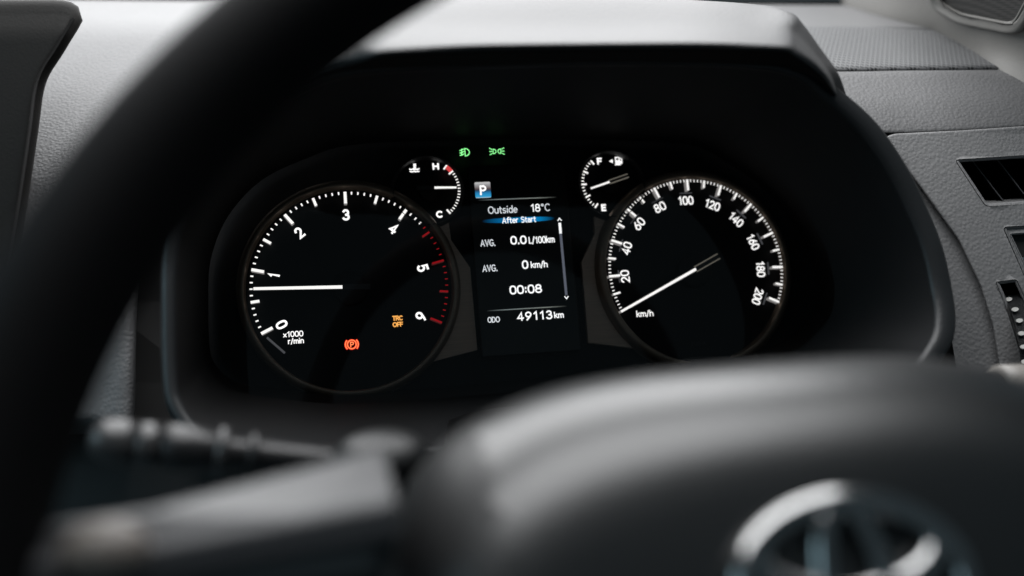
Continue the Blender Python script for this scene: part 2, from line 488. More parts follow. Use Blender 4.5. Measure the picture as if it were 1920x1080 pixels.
fas = rc([(1660, 262), (1676, 255), (1800, 249), (2030, 233), (2080, 820), (1893, 820), (1880, 700), (1866, 610), (1843, 536), (1801, 448), (1731, 351), (1680, 285)], 9)
V, F = sheet(fas, [vent_h, pan_h, slot_h], dfas, 13, 1.2, 10, 1.6, 22)
part('fascia', V, F, M_fascia, dash, True, world=True)
V, F = patch([[P(x, y, dfas(x, y) + 14) for x in (1600, 1800, 2150)] for y in (225, 250, 300)], 3, 3)
part('seam_backing', V, F, M_gap, dash, world=True)
# trim strip between fascia and hood
ts = [[(1600, 240), (1640, 262), (1700, 300)], [(1680, 330), (1725, 340), (1770, 350)], [(1725, 420), (1760, 430), (1820, 445)], [(1760, 520), (1805, 525), (1860, 530)], [(1780, 610), (1830, 612), (1885, 610)], [(1800, 740), (1845, 740), (1900, 740)], [(1810, 840), (1855, 840), (1910, 840)]]
V, F = patch([[P(x, y, dfas(x, y) + 4 - .06 * (k - 2) * 30) for k, (x, y) in enumerate(r)] for r in ts], 6, 6)
part('trim_strip', V, F, M_fascia, dash, True, world=True)
# air vent
def pd(pts, dd): return [P(x, y, dfas(x, y) + dd) for x, y in pts]
V, F = loft([pd(vent_h, 18), pd(vent_h, 60)], cap1=True)
duct = part('air_vent', V, F, M_black, dash, world=True)
for x in (1831, 1880, 1929, 1978):
    a, b_ = (x - 10, 300), (x + 55, 384)
    t = 2.2
    V, F = loft([[P(a[0], a[1], dfas(*a) + 13), P(a[0] + t, a[1], dfas(*a) + 13), P(b_[0] + t, b_[1], dfas(*b_) + 13), P(b_[0], b_[1], dfas(*b_) + 13)],
                 [P(a[0] - 8, a[1], dfas(*a) + 45), P(a[0] + t - 8, a[1], dfas(*a) + 45), P(b_[0] + t - 8, b_[1], dfas(*b_) + 45), P(b_[0] - 8, b_[1], dfas(*b_) + 45)]], cap0=True, cap1=True)
    part('vane', V, F, M_vane, duct, world=True)
V, F = patch([[P(x, y + s, dfas(x, y) + dd) for x, y in ((1840, 377), (1900, 374), (1980, 368), (2060, 362))] for s, dd in ((-1, 22), (4, 10), (11, 3), (18, .2), (24, 2))], 4, 4)
part('vent_lip', V, F, M_fascia, dash, True, world=True)
# switch panel with pale edge
V, F = sheet(rc([(1883, 430), (2036, 421), (2082, 556), (1949, 574)], 8), [rc([(1892, 438), (2030, 429), (2070, 548), (1953, 565)], 6)], lambda x, y: dfas(x, y) + 1.5, 12, 1.2, 8, .8, 10)
sw = part('switch_panel_frame', V, F, M_fascia, dash, True, world=True)
for (y0, y1, x0) in ((438, 483, 1892), (487, 565, 1919)):
    s0 = (x0, y0); s1 = (2036, y0 - 9); s2 = (2060, y1 - 12); s3 = (x0 + (y1 - y0) * .5, y1)
    V, F = loft([pd([s0, s1, s2, s3], 6), pd([s0, s1, s2, s3], 14)], cap0=True, cap1=True)
    part('switch_blank', V, F, M_black, sw, world=True)
# ribbed thumbwheel with pale dots
V, F = loft([pd(slot_h, 14), pd(slot_h, 55)], cap1=True)
part('wheel_slot', V, F, M_black, dash, world=True)
tw_path = cr([(1876, 548, 522), (1889, 556, 511), (1908, 585, 501), (1918, 620, 494), (1924, 660, 489), (1926, 720, 490), (1920, 800, 500)], 8)
rib, dots = [], []
L0 = [P(x - 12, y + 3, d) for x, y, d in tw_path]; L1 = [P(x + 60, y - 6, d) for x, y, d in tw_path]
ins0 = [P(x - 12, y + 3, d + 14) for x, y, d in tw_path]; ins1 = [P(x + 60, y - 6, d + 14) for x, y, d in tw_path]
V, F = loft([ins0, L0, L1, ins1], closed=False)
tw = part('thumbwheel', V, F, M_black, dash, True, world=True)
for t_ in range(0, len(tw_path) - 1, 1):
    a, c = tw_path[t_], tw_path[t_ + 1]
    for s_ in (0.15, .65):
        x, y, d = a * (1 - s_) + c * s_
        x2, y2, d2 = a * (1 - s_ - .22) + c * (s_ + .22)
        V, F = loft([[P(x - 11, y + 3, d - .1), P(x + 58, y - 6, d - .1)], [P(x - 11, y + 3, d - .9), P(x + 58, y - 6, d - .9)], [P(x2 - 11, y2 + 3, d2 - .9), P(x2 + 58, y2 - 6, d2 - .9)], [P(x2 - 11, y2 + 3, d2 - .1), P(x2 + 58, y2 - 6, d2 - .1)]], closed=False)
        rib.append((V, F))
V, F = join(rib); part('ribbing', V, F, M_frame, tw, world=True)
M_dot = mat('painted_white_dot', (.36, .36, .345), .5)
for x, y, d in ((1892, 561, 508), (1904, 580, 501), (1912, 601, 496.5), (1916, 625, 492), (1920, 650, 488.5), (1922, 678, 487)):
    C0 = P(x, y, d - 1.4); ex = P(x + 6.2, y - .6, d - 1.4) - C0; ey = P(x, y + 3.8, d - 2.4) - C0
    V = [C0 + ex * math.cos(2 * math.pi * k / 14) + ey * math.sin(2 * math.pi * k / 14) for k in range(14)]
    V2 = [v + CM[:, 1] * .8 for v in V]
    V, F = loft([V, V2], cap0=True)
    part('dot', V, F, M_dot, tw, world=True)
# left half of the dashboard
V, F = patch(grid([
    [(-200, -4, 760), (150, 0, 760), (450, 3, 770), (800, 6, 800), (1180, 8, 800)],
    [(-200, 14, 690), (150, 18, 690), (450, 22, 695), (760, 26, 700), (1080, 26, 710)],
    [(-200, 44, 634), (130, 46, 632), (350, 48, 630), (520, 52, 632), (640, 56, 640)],
    [(-180, 110, 594), (100, 110, 591), (290, 110, 589), (420, 115, 590), (480, 118, 596)],
    [(-180, 210, 553), (60, 210, 550), (200, 210, 548), (320, 215, 550), (370, 218, 558)],
    [(-170, 370, 508), (30, 370, 505), (150, 370, 504), (260, 374, 505), (285, 376, 516)],
    [(-150, 570, 491), (60, 570, 488), (180, 570, 488), (250, 570, 489), (258, 570, 506)],
    [(-150, 740, 482), (60, 740, 477), (180, 740, 477), (246, 740, 478), (254, 740, 496)],
    [(-150, 800, 486), (60, 800, 481), (180, 800, 481), (244, 800, 482), (252, 800, 500)],
    [(-150, 815, 540), (60, 815, 540), (180, 815, 540), (244, 815, 540), (252, 815, 545)]]), 5, 6)
part('left_pad', V, F, M_dash, dash, True, world=True)
# closing surface under the hood and behind the cluster, low dash
V, F = patch(grid([[(100, 430, 560), (700, 430, 620), (1300, 430, 640), (1800, 430, 600)], [(-500, 830, 520), (700, 900, 540), (1300, 900, 560), (1900, 900, 560)], [(-500, 1400, 490), (700, 1300, 520), (1300, 1300, 540), (1900, 1300, 540)]]), 3, 3)
part('lower_panel', V, F, M_black, dash, world=True)

# ------------------------------------------------------------------ dark panel at the left
sp_ = thing('centre_console_hood', P(-20, 520, 470), 'dark brown-grey panel with a curved edge at far left of the dashboard', 'trim panel')
out = [tuple(p) for p in cr([(132, 33), (100, 85), (63, 150), (47, 250), (24, 400), (-8, 560)], 6)] + [(-60, 760), (-220, 760), (-220, 24), (-40, 23), (60, 23), (100, 23), (116, 24), (125, 26), (130, 29)]
V, F = sheet(out, [], lambda x, y: 474 - .03 * (y - 30) + .00002 * (y - 30) ** 2 + .10 * max(0, 60 - y), 16, 6.0, 40)
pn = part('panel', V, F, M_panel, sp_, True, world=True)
ed = cr([(134, 34), (103, 86), (67, 150), (52, 250), (29, 400), (-3, 560)], 6)
V, F = loft([[P(x, y, 468 - .03 * (y - 30)) for x, y in ed], [P(x + 5, y + 1, 470 - .03 * (y - 30)) for x, y in ed], [P(x + 6, y + 1, 500 - .03 * (y - 30)) for x, y in ed]], closed=False)
part('edge_strip', V, F, M_black, sp_, True, world=True)

# ------------------------------------------------------------------ instrument hood and binnacle
hood = thing('instrument_hood', (-5, -60, 0), 'arched grey hood with deep dark surround shading the instruments', 'instrument hood')
X0 = -5.0
cols = [
    [(1100, 120, 455), (1100, 97, 396), (1100, 92, 391), (1100, 85, 389), (1100, 76, 393), (1100, 45, 430), (1100, -14, 500)],
    [(1300, 120, 455), (1300, 96, 399), (1300, 91, 394), (1300, 84, 392), (1298, 75, 396), (1292, 46, 434), (1285, 1, 500)],
    [(1400, 122, 455), (1412, 98, 402), (1412, 93, 397), (1412, 86, 395), (1410, 77, 400), (1405, 50, 434), (1400, 8, 495)],
    [(1470, 126, 458), (1472, 101, 406), (1474, 96, 401), (1475, 89, 399), (1474, 80, 404), (1471, 54, 430), (1466, 17, 470)],
    [(1490, 134, 460), (1490, 111, 413), (1493, 106, 409), (1495, 98, 408), (1496, 88, 413), (1496, 66, 436), (1492, 40, 470)],
    [(1522, 145, 462), (1520, 131, 424), (1523, 127, 421), (1527, 119, 420), (1529, 114, 424), (1531, 104, 442), (1530, 95, 475)],
    [(1550, 165, 464), (1549, 158, 437), (1552, 155, 434), (1555, 149, 433), (1556, 146, 437), (1558, 142, 450), (1558, 136, 480)],
    [(1578, 204, 492), (1569, 192, 478), (1571, 190, 474), (1573, 187, 473), (1574, 185, 476), (1574, 184, 484), (1574, 181, 502)]]
right = []
for c in cols:
    pts = [P(*p) for p in c]
    pts.append(pts[-1] + np.array([2, 110, 1.5]))
    right.append(pts)
left = [[np.array([2 * X0 - p[0], p[1], p[2]]) for p in c] for c in reversed(right[1:])]
full = left + right
V, F = patch([[c[i] for c in full] for i in range(2, 8)], 5, 6)
part('visor', V, F, M_hood, hood, True, world=True)
V, F = patch([[c[i] for c in full] for i in range(3)], 4, 6)
part('visor_lining', V, F, M_gap, hood, True, world=True)

loop = [(660, 142, 434), (880, 128, 440), (1100, 122, 446), (1350, 124, 452), (1480, 140, 458), (1545, 188, 462), (1608, 246, 466), (1661, 320, 470), (1696, 388, 472), (1727, 462, 472), (1745, 540, 470), (1751, 600, 465), (1738, 645, 460),
        (1690, 700, 454), (1600, 735, 448), (1300, 775, 432), (1000, 815, 420), (700, 843, 412), (540, 838, 410), (430, 822, 409), (378, 800, 410), (346, 760, 412), (334, 715, 414), (331, 600, 418), (336, 470, 422), (375, 350, 426), (450, 250, 430), (550, 186, 432)]
Lp = cr([P(*p) for p in loop], 5, True)
cen = np.mean(Lp, axis=0)
cn = np.array(c2w(0, 1, 0))                  # into the dash, along the dial axis
def outw(p, k):
    d = p - cen; d = d - cn * (d @ cn); L_ = np.linalg.norm(d)
    return p + d / L_ * k
def lipw(p):                                 # the lip is wider on the right
    return 6.0 + 5.0 * max(0, min(1, (p[0] - 40) / 100))
# dial-plane loop: rounded rectangle in dial coordinates reached by the funnel
def funnel(p, t):
    q = p - cen
    lx, lz = q[0], q @ np.array(c2w(0, 0, 1))
    cxy = np.array(c2w(-1, 5, 8))
    sx_, sz_ = 1.02, .84
    tgt = cxy + np.array([lx * sx_ * .98, 0, 0]) + np.array(c2w(0, 0, 1)) * lz * sz_
    return p * (1 - t) + tgt * t
rings = [[funnel(p, 1) for p in Lp], [funnel(p, .66) for p in Lp], [funnel(p, .33) for p in Lp], [funnel(p, .06) for p in Lp], [p for p in Lp]]
V, F = loft(rings)
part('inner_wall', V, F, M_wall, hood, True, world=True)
rings = [[p + cn * 1.5 for p in Lp], [p - cn * .6 for p in Lp], [outw(p, lipw(p) * .3) - cn * 2.0 for p in Lp], [outw(p, lipw(p) * .8) - cn * 2.0 for p in Lp], [outw(p, lipw(p)) - cn * .2 for p in Lp], [outw(p, lipw(p) + .8) + cn * 3 for p in Lp], [outw(p, lipw(p) + 5) + cn * 34 for p in Lp], [outw(p, lipw(p) + 9) + cn * 75 for p in Lp]]
V, F = loft(rings)
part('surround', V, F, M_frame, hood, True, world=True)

# ------------------------------------------------------------------ instrument cluster
clus = thing('instrument_cluster', c2w(0, 9, -50), 'black instrument cluster panel carrying the dials and green lamp symbols', 'instrument cluster', True)
CB = (0, 9, -50)
def cp(name, V, F, m, **k):
    V = [(v[0] - CB[0], v[1] - CB[1], v[2] - CB[2]) for v in V]
    return part(name, V, F, m, clus, **k)
V, F = box(-190, 190, 9, 12, -80, 105)
cp('backplate', V, F, M_dial)
for sgn in (-1, 1):
    pl = [(41.7, 36), (41.0, 24), (31.6, 8), (31.2, -37.4)]
    arc_ = [(97.1 + 58.5 * math.sin(a), 58.5 * math.cos(a)) for a in np.linspace(rad(-136), rad(-57), 24)]
    poly = [(sgn * x, z) for x, z in pl] + [(sgn * x, z) for x, z in arc_]
    n = len(poly)
    V = [(x, 5.5, z) for x, z in poly] + [(x, 8.9, z) for x, z in poly]
    F = [tuple(range(n))] + [(i, (i + 1) % n, n + (i + 1) % n, n + i) for i in range(n)]
    cp('trim_plate', V, F, M_plate)
# clear cover lens
ml = bpy.data.materials.new('clear_cover_lens'); ml.use_nodes = True
nt = ml.node_tree; nt.nodes.clear()
mo = nt.nodes.new('ShaderNodeOutputMaterial'); mxs = nt.nodes.new('ShaderNodeMixShader'); tr = nt.nodes.new('ShaderNodeBsdfTransparent'); gl = nt.nodes.new('ShaderNodeBsdfGlossy'); fr = nt.nodes.new('ShaderNodeFresnel')
gl.inputs['Roughness'].default_value = .02; fr.inputs['IOR'].default_value = 1.49
nt.links.new(fr.outputs[0], mxs.inputs[0]); nt.links.new(tr.outputs[0], mxs.inputs[1]); nt.links.new(gl.outputs[0], mxs.inputs[2]); nt.links.new(mxs.outputs[0], mo.inputs[0])
rows = [[np.array([x, -26 + 10 * (x / 170) ** 2 - (z - 15) * .03, z]) for x in (-172, -90, 0, 90, 172)] for z in (-72, 0, 60, 104)]
V, F = patch(rows, 4, 6)
cp('cover_lens', V, F, ml, smooth=True)
# lit symbols
def icon(name, paths, wd, m, parent, loc):
    V, F = strokes(paths, wd); return part(name, V, F, m, parent, loc=loc)
fog = [[(-.1, 2.1), (-.1, -2.1)] + el(-.1, 0, 2.5, 2.1, -90, 90)] + [[(-3.0, z - .5), (-.75, z + .35)] for z in (1.5, .1, -1.3)] + [[(-1.7, 1.9), (-2.1, 1.0), (-1.6, .2), (-2.1, -.7), (-1.8, -1.7)]]
icon('front_fog_lamp_symbol', [[(x * .98, z) for x, z in p] for p in fog], .46, M_green, clus, (-30.2, -.6, 72 + 50)).location = Vector((-30.2, -9, 122)) * S
sd = []
for s_ in (-1, 1):
    sd += [[(s_ * 2.15, 1.25), (s_ * 2.15, -1.25)] + [(s_ * x, z) for x, z in el(1.9, 0, 1.35, 1.25, 270, 90)] + [(s_ * 2.15, 1.25)]]
    sd += [[(s_ * 2.75, z), (s_ * 4.1, z * 1.75)] for z in (1.1, 0, -1.1)]
icon('side_lamp_symbol', sd, .4, M_green, clus, (0, 0, 0)).location = Vector((-12.3, -9, 122)) * S

def tick_mesh(name, wd, ln, dp, m_cap, m_side):
    """light-guide block: outer end at z=0, reaching inwards; lit cap faces the driver"""
    V = [(-wd / 2, 0, 0), (wd / 2, 0, 0), (wd / 2, 0, -ln), (-wd / 2, 0, -ln), (-wd / 2, dp, 0), (wd / 2, dp, 0), (wd / 2, dp, -ln), (-wd / 2, dp, -ln)]
    F = [(0, 1, 2, 3), (0, 4, 5, 1), (1, 5, 6, 2), (2, 6, 7, 3), (3, 7, 4, 0)]
    return mesh_data(name, V, F, [m_cap, m_side], fm=[0, 1, 1, 1, 1])

def gauge(name, cx, cz, rdial, label, ring_in, ring_out, ring_m):
    g = thing(name, c2w(cx, 8, cz), label, 'gauge', True, 'dials in the instrument cluster')
    V, F = lathe([(0.01, -2), (rdial, -2), (rdial, .5)], 96)
    part('dial_face', V, F, M_dial, g)
    V, F = lathe([(ring_in - .6, -1.8), (ring_in, -8.2), (ring_in + .5, -8.8), (ring_out - 1.2, -7.4), (ring_out, -5.5), (ring_out + .3, .4)], 128)
    part('bezel_ring', V, F, ring_m, g, True)
    return g
def put(name, me, g, A, r, y):
    return link(name, me, g, (r * math.sin(A), y, r * math.cos(A)), (0, A, 0))

# --- tachometer
SP = rad(115)
ta = gauge('tachometer', -97.1, 0, 55.5, 'rev counter dial numbered 0 to 6 with a red zone, left', 55.0, 59, M_ring)
tm = {k: (tick_mesh('tick', wd, ln, dp, M_white, M_side), tick_mesh('tick', wd * .65, ln, dp, M_red, M_redside)) for k, (wd, ln, dp) in dict(major=(1.55, 6.5, 4), half=(1.4, 4.5, 2.5), minor=(.78, 1.55, .3)).items()}
for i in range(61):
    A = (i / 30 - 1) * SP
    k = 'major' if i % 10 == 0 else 'half' if i % 5 == 0 else 'minor'
    if k == 'minor' and i == 7: pass
    put('tick', tm[k][1 if i >= 44 else 0], ta, A, 52, -8)
for v in range(7):
    A = (v / 3 - 1) * SP
    lettering('numeral', str(v), 6.3, 4.1 if v != 1 else 2.2, 1.15, M_num, ta, (40.6 * math.sin(A), -2.2, 40.6 * math.cos(A)), A)
lettering('unit_lettering', 'x1000', 3.1, 10.4, .5, M_num, ta, (-31.1, -2.2, -22.5))
lettering('unit_lettering', 'r/min', 3.1, 8.2, .5, M_num, ta, (-29.9, -2.2, -26.2))
def needle(g, A, r0, r1, t1, wd, y, tail_m, bw):
    """lit bar from r0 (inner) to r1 (tip), dark carrier running past the hub to -t1"""
    V, F = box(-bw / 2, bw / 2, 0.25, 1.6, -t1, r1 - .4)
    nd = part('needle', V, F, M_needle, g, loc=(0, y, 0), rot=(0, A, 0))
    V, F = loft([[(-wd / 2, 0, r0), (wd / 2, 0, r0), (wd * .42, 0, r1), (-wd * .42, 0, r1)], [(-wd / 2, .5, r0), (wd / 2, .5, r0), (wd * .42, .5, r1), (-wd * .42, .5, r1)]], cap0=True)
    part('lit_bar', V, F, M_white, nd)
    for s_ in (-1, 1):
        V, F = box(s_ * bw / 2 - .28, s_ * bw / 2 + .28, -.1, 1.2, -t1, r0)
        part('tail_rail', V, F, tail_m, nd)
    return nd
needle(ta, rad(-88), 4.3, 50.0, 10.4, 1.75, -8.6, M_needle, 2.4)
V, F = lathe([(0.01, -6.2), (8.6, -6.2), (9.2, -5.4), (9.4, -2)], 48)
part('hub_cap', V, F, M_dial, ta, True)
bk = [el(0, 0, 2.75, 2.75), [(-.75, -1.5), (-.75, 1.45), (.2, 1.45)] + el(.2, .65, .85, .8, 90, -90) + [(-.75, -.15)], el(0, 0, 4.05, 4.05, 140, 220), el(0, 0, 4.05, 4.05, -40, 40)]
bk = [[(x * .84, z * .84) for x, z in p] for p in bk]
icon('parking_brake_symbol', bk, .56, M_brake, ta, (-1.0, -2.25, -30.0))
icon('parking_brake_outline', [bk[0], bk[2], bk[3]], 1.15, M_brakeglow, ta, (-1.0, -2.12, -30.0))
lettering('traction_off_lettering', 'TRC', 2.7, 5.6, .58, M_amber, ta, (24.0, -2.2, -17.4))
lettering('traction_off_lettering', 'OFF', 2.7, 5.6, .58, M_amber, ta, (24.0, -2.2, -20.8))
# clear end stop below zero
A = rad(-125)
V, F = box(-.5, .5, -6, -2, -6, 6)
part('scale_end', V, F, M_dimglow, ta, loc=(49 * math.sin(A), 0, 49 * math.cos(A)), rot=(0, A + rad(80), 0))

# --- speedometer
so = gauge('speedometer', 97.1, 0, 55.5, 'speedometer dial numbered 20 to 200 km/h with white needle, right', 53.4, 58, M_ring)
tm2 = {k: tick_mesh('tick', wd, ln, dp, M_white, M_side) for k, (wd, ln, dp) in dict(major=(1.25, 6.4, 4), half=(1.05, 4.3, 3), minor=(.52, 1.5, .3)).items()}
V, F = box(-3.6, 3.6, -.3, 1.2, -.1, .1)  # faintly glowing bar, a reflection streak modelled across each major tick
streak_me = mesh_data('tick_streak', V, F, M_dimglow)
for i in range(101):
    A = (i / 50 - 1) * SP
    k = 'major' if i % 10 == 0 else 'half' if i % 5 == 0 else 'minor'
    put('tick', tm2[k], so, A, 52, -8)
    if k == 'major' and i: put('tick_streak', streak_me, so, A, 45.0, -4.2)
for v in range(20, 201, 20):
    A = (v / 100 - 1) * SP
    s_ = str(v)
    lettering('numeral', s_, 5.2, 7.2 if len(s_) == 2 else 9.6 if v not in (100, 120, 140, 160, 180) else 9.3, .74, M_num, so, (41.0 * math.sin(A), -2.2, 41.0 * math.cos(A)), A, .22)
lettering('unit_lettering', 'km/h', 3.6, 9.9, .5, M_num, so, (-31.6, -2.2, -23.2))
lettering('part_number_lettering', 'J135-A', 2.2, 9, .25, mat('dark_print', (.035, .03, .028), .6), so, (-2, -2.2, -42))
needle(so, rad(-115.0), 1.0, 46.4, 15.0, 1.6, -8.6, M_tail, 3.0)
V, F = lathe([(0.01, -6.2), (9.6, -6.2), (10.2, -5.4), (10.4, -2)], 48)
part('hub_cap', V, F, M_dial, so, True)

# --- small gauges
def small(name, cx, label):
    return gauge(name, cx, 51.3, 19.0, label, 19.0, 20.2, M_black)
te = small('temperature_gauge', -52.0, 'small coolant temperature gauge marked H and C beside the display')
fu = small('fuel_gauge', 52.0, 'small fuel gauge marked F and E above the speedometer')
sm_a = tick_mesh('tick', .95, 3.0, 1.0, M_white, M_side); sm_b = tick_mesh('tick', .6, 1.5, .3, M_white, M_side)
put('tick', sm_a, te, rad(39), 17.6, -8)
for i in range(16):
    put('tick', sm_a if i in (0, 15) else sm_b, te, rad(54 + 5.8 * i), 17.6, -8)
arcp = [(16.6 * math.sin(rad(a)), 16.6 * math.cos(rad(a))) for a in np.linspace(42.5, 50.5, 5)]
V, F = strokes([arcp], 2.4); part('hot_zone', V, F, M_lamp('lit_red_zone', (.75, .07, .07), .9), te, loc=(0, -8, 0))
for i in range(17):
    put('tick', sm_a if i % 4 == 0 else sm_b, fu, rad(-141 + 6.4 * i), 17.6, -8)
lettering('letter', 'H', 4.0, 3.6, .95, M_num, te, (5.6, -2.2, 14.8)); lettering('letter', 'C', 4.0, 3.6, .95, M_num, te, (5.6, -2.2, -12.5))
lettering('letter', 'F', 4.0, 2.9, .9, M_num, fu, (-4.1, -2.2, 14.8)); lettering('letter', 'E', 4.0, 2.9, .9, M_num, fu, (-4.3, -2.2, -12.5))
needle(te, rad(91.5), 3.3, 15.4, 6.5, 1.25, -8.4, M_needle, 1.9).location.z = .0012
needle(fu, rad(-106.6), 1.3, 13.0, 10.5, 1.1, -8.4, M_tail, 1.9).location.z = .0012
for g in (te, fu):
    V, F = lathe([(0.01, -5.6), (4.6, -5.6), (5.0, -5), (5.1, -2)], 32); part('hub_cap', V, F, M_dial, g, True)
cool = [[(0, 2.4), (0, -.5)], [(.2, 2.3), (1.0, 2.3)], [(.2, 1.4), (.9, 1.4)], [(.2, .5), (.8, .5)], [(-2.6, -.4), (-1.6, -.75), (-.9, -.4)], [(.9, -.5), (1.7, -.75), (2.6, -.3)], [(-2.4, -1.7), (-1.4, -2.0), (-.4, -1.7), (.6, -2.0), (1.6, -1.7), (2.5, -1.9)]]
o = icon('coolant_symbol', cool, .72, M_num, te, (-6.4, -2.2, 14.1))
V, F = el(0, -.45, .75, .75)[:-1], None
n = len(V); part('coolant_bulb', [(x, 0, z) for x, z in V], [tuple(reversed(range(n)))], M_num, te, loc=(-6.4, -2.3, 14.1))
pump = [[(-1.35, 2.1), (.75, 2.1), (.75, -1.9), (-1.35, -1.9), (-1.35, 2.1)], [(-1.8, -2.15), (1.2, -2.15)], [(-1.3, .1), (.7, .1)], [(-1.3, -.6), (.7, -.6)], [(-1.3, -1.3), (.7, -1.3)], [(.8, -.2), (1.4, -.2), (1.5, -1.3), (2.0, -1.5), (2.2, -.9), (2.2, .9), (1.5, 1.7)]]
icon('fuel_pump_symbol', pump, .62, M_num, fu, (6.9, -2.2, 14.6))
part('filler_side_arrow', [(-1.3, 0, 0), (.9, 0, 1.2), (.9, 0, -1.2)], [(0, 2, 1)], M_num, fu, loc=(2.9, -2.2, 14.6))

# ------------------------------------------------------------------ information display
di = thing('information_display', c2w(-3, 0, -42), 'lit black trip display with white text between the two big dials', 'display', True)
DB = (-3, -42)
def dl(x, z, y=-.06): return (x - DB[0], y, z - DB[1])
V, F = box(-29.5 - DB[0], 25.5 - DB[0], 0, 6, 0, 62 - DB[1] + 2)
bevel(part('screen', V, F, M_screen, di), .6)
V, F = box(-25, 25, 2, 7, -1, 80); 
def rule(name, x0, x1, z, t, m):
    V = [(x0, 0, z - t / 2), (x1, 0, z - t / 2), (x1, 0, z + t / 2), (x0, 0, z + t / 2)]
    V = [(v[0] - DB[0], -.06, v[2] - DB[1]) for v in V]
    return part(name, V, [(0, 1, 2, 3)], m, di)
rl = gradient_emit('display_rule_fade', [(0, (0, 0, 0)), (.25, (.16, .19, .19)), (.75, (.2, .22, .2)), (1, (0, 0, 0))], 0, -22.5, 22.5)
for z in (44.5, -17.1):
    rule('rule', -25.2, 19.8, z, .5, rl)
ind = part('gear_tile', *(lambda q: (q, [(tuple(range(len(q))))]))([(x, 0, z) for x, z in rc([(-4.4, -4.5), (4.4, -4.5), (4.4, 4.5), (-4.4, 4.5)], .9)]), gradient_emit('gear_tile_picture', [(0, (.5, .62, .68)), (.07, (.03, .36, .66)), (.3, (.02, .22, .48)), (.47, (.02, .05, .09)), (.56, (.09, .06, .06)), (.85, (.36, .36, .37)), (.95, (.55, .55, .55)), (1, (.4, .4, .4))], 2, -4.5, 4.5), di, loc=dl(-22.0, 50.2))
lettering('gear_letter', 'P', 5.6, 3.7, .95, M_num, ind, (.1, -.05, -.2))
D = M_disp
for s_, h, x0, x1, z, wd, m in (
    ('Outside', 4.2, -20.1, -3.6, 38.6, .52, M_dim), ('18', 4.5, 3.9, 9.4, 38.9, .62, D), ('oC', 4.3, 9.9, 14.9, 38.9, .5, M_dim),
    ('After Start', 3.5, -12.7, 6.4, 32.5, .5, D),
    ('AVG.', 3.9, -25.8, -17.4, 20.3, .55, M_dim), ('0.0', 4.8, -9.0, .1, 21.1, .8, D), ('L/100km', 3.9, 1.3, 15.9, 20.7, .55, D),
    ('AVG.', 3.9, -25.8, -17.4, 6.2, .55, M_dim), ('0', 4.8, -3.7, -.1, 7.2, .8, D), ('km/h', 3.7, 1.2, 10.7, 6.9, .55, D),
    ('00:08', 4.9, -11.8, 6.3, -6.5, .8, D),
    ('ODO', 3.2, -25.2, -18.4, -22.1, .5, M_dim), ('49113', 4.9, -8.9, 10.9, -21.3, .78, D), ('km', 3.6, 11.8, 17.2, -21.7, .58, D)):
    lettering('text_line', s_, h, x1 - x0, wd, m, di, dl((x0 + x1) / 2, z), 0, .2 if s_ not in ('49113',) else .3)
# blue highlight bar
bar_m = gradient_emit('display_blue_bar', [(0, (0, 0, 0)), (.22, (.0, .10, .26)), (.5, (.0, .16, .38)), (.78, (.0, .19, .46)), (1, (0, 0, 0))], 0, -20.5, 20.5)
n = 40
V = [(20.5 * math.cos(2 * math.pi * k / n), 0, 1.45 * math.copysign(abs(math.sin(2 * math.pi * k / n)) ** .7, math.sin(2 * math.pi * k / n))) for k in range(n)]
part('highlight_bar', V, [tuple(range(n))], bar_m, di, loc=dl(-3.4, 32.5, -.03))
rule('scroll_track', 19.0, 20.4, (29.8 - 11) / 2, 40.8, M_track)
o = rule('scroll_thumb', 19.0, 20.4, 26.75, 6.1, D); o.location.y = -.00005
icon('scroll_arrow', [[(-1.0, -.7), (0, .6), (1.0, -.7)]], .5, D, di, dl(19.8, 31.8))
icon('scroll_arrow', [[(-1.0, .7), (0, -.6), (1.0, .7)]], .5, D, di, dl(19.7, -12.4))

# ------------------------------------------------------------------ steering wheel
WT = rad(36)
E0 = np.array([0, -338.7, 23.0])
AX = np.array([0, -math.cos(WT), math.sin(WT)]); AV = np.array([0, math.sin(WT), math.cos(WT)]); AU = np.array([1., 0, 0])
def W(u, v, w_): return E0 + AU * u + AV * v + AX * w_
sw_ = thing('steering_wheel', W(0, 0, -60), 'large black steering wheel with chrome emblem in the blurred foreground', 'steering wheel')
n, k_ = 160, 28
RT = rad(29.235)
RX = np.array([0, -math.cos(RT), math.sin(RT)]); RV = np.array([0, math.sin(RT), math.cos(RT)])
RC = E0 + RX * -4.5 + AU * 12.4 + RV * -16.5
V, F = [], []
for i in range(n):
    a = 2 * math.pi * i / n
    for j in range(k_):
        b_ = 2 * math.pi * j / k_
        q = 199.9 + 14.3 * math.cos(b_)
        V.append(RC + AU * q * math.cos(a) + RV * q * math.sin(a) + RX * 15.5 * math.sin(b_))
F = [(i * k_ + j, ((i + 1) % n) * k_ + j, ((i + 1) % n) * k_ + (j + 1) % k_, i * k_ + (j + 1) % k_) for i in range(n) for j in range(k_)]
part('rim', V, F, M_leather, sw_, True, world=True)
def se(a, b, cv, n=240, e=4.0):
    o = []
    for i in range(n):
        t = 2 * math.pi * i / n; c, s_ = math.cos(t), math.sin(t)
        o.append((a * math.copysign(abs(c) ** (2 / e), c), cv + b * math.copysign(abs(s_) ** (2 / e), s_)))
    return o
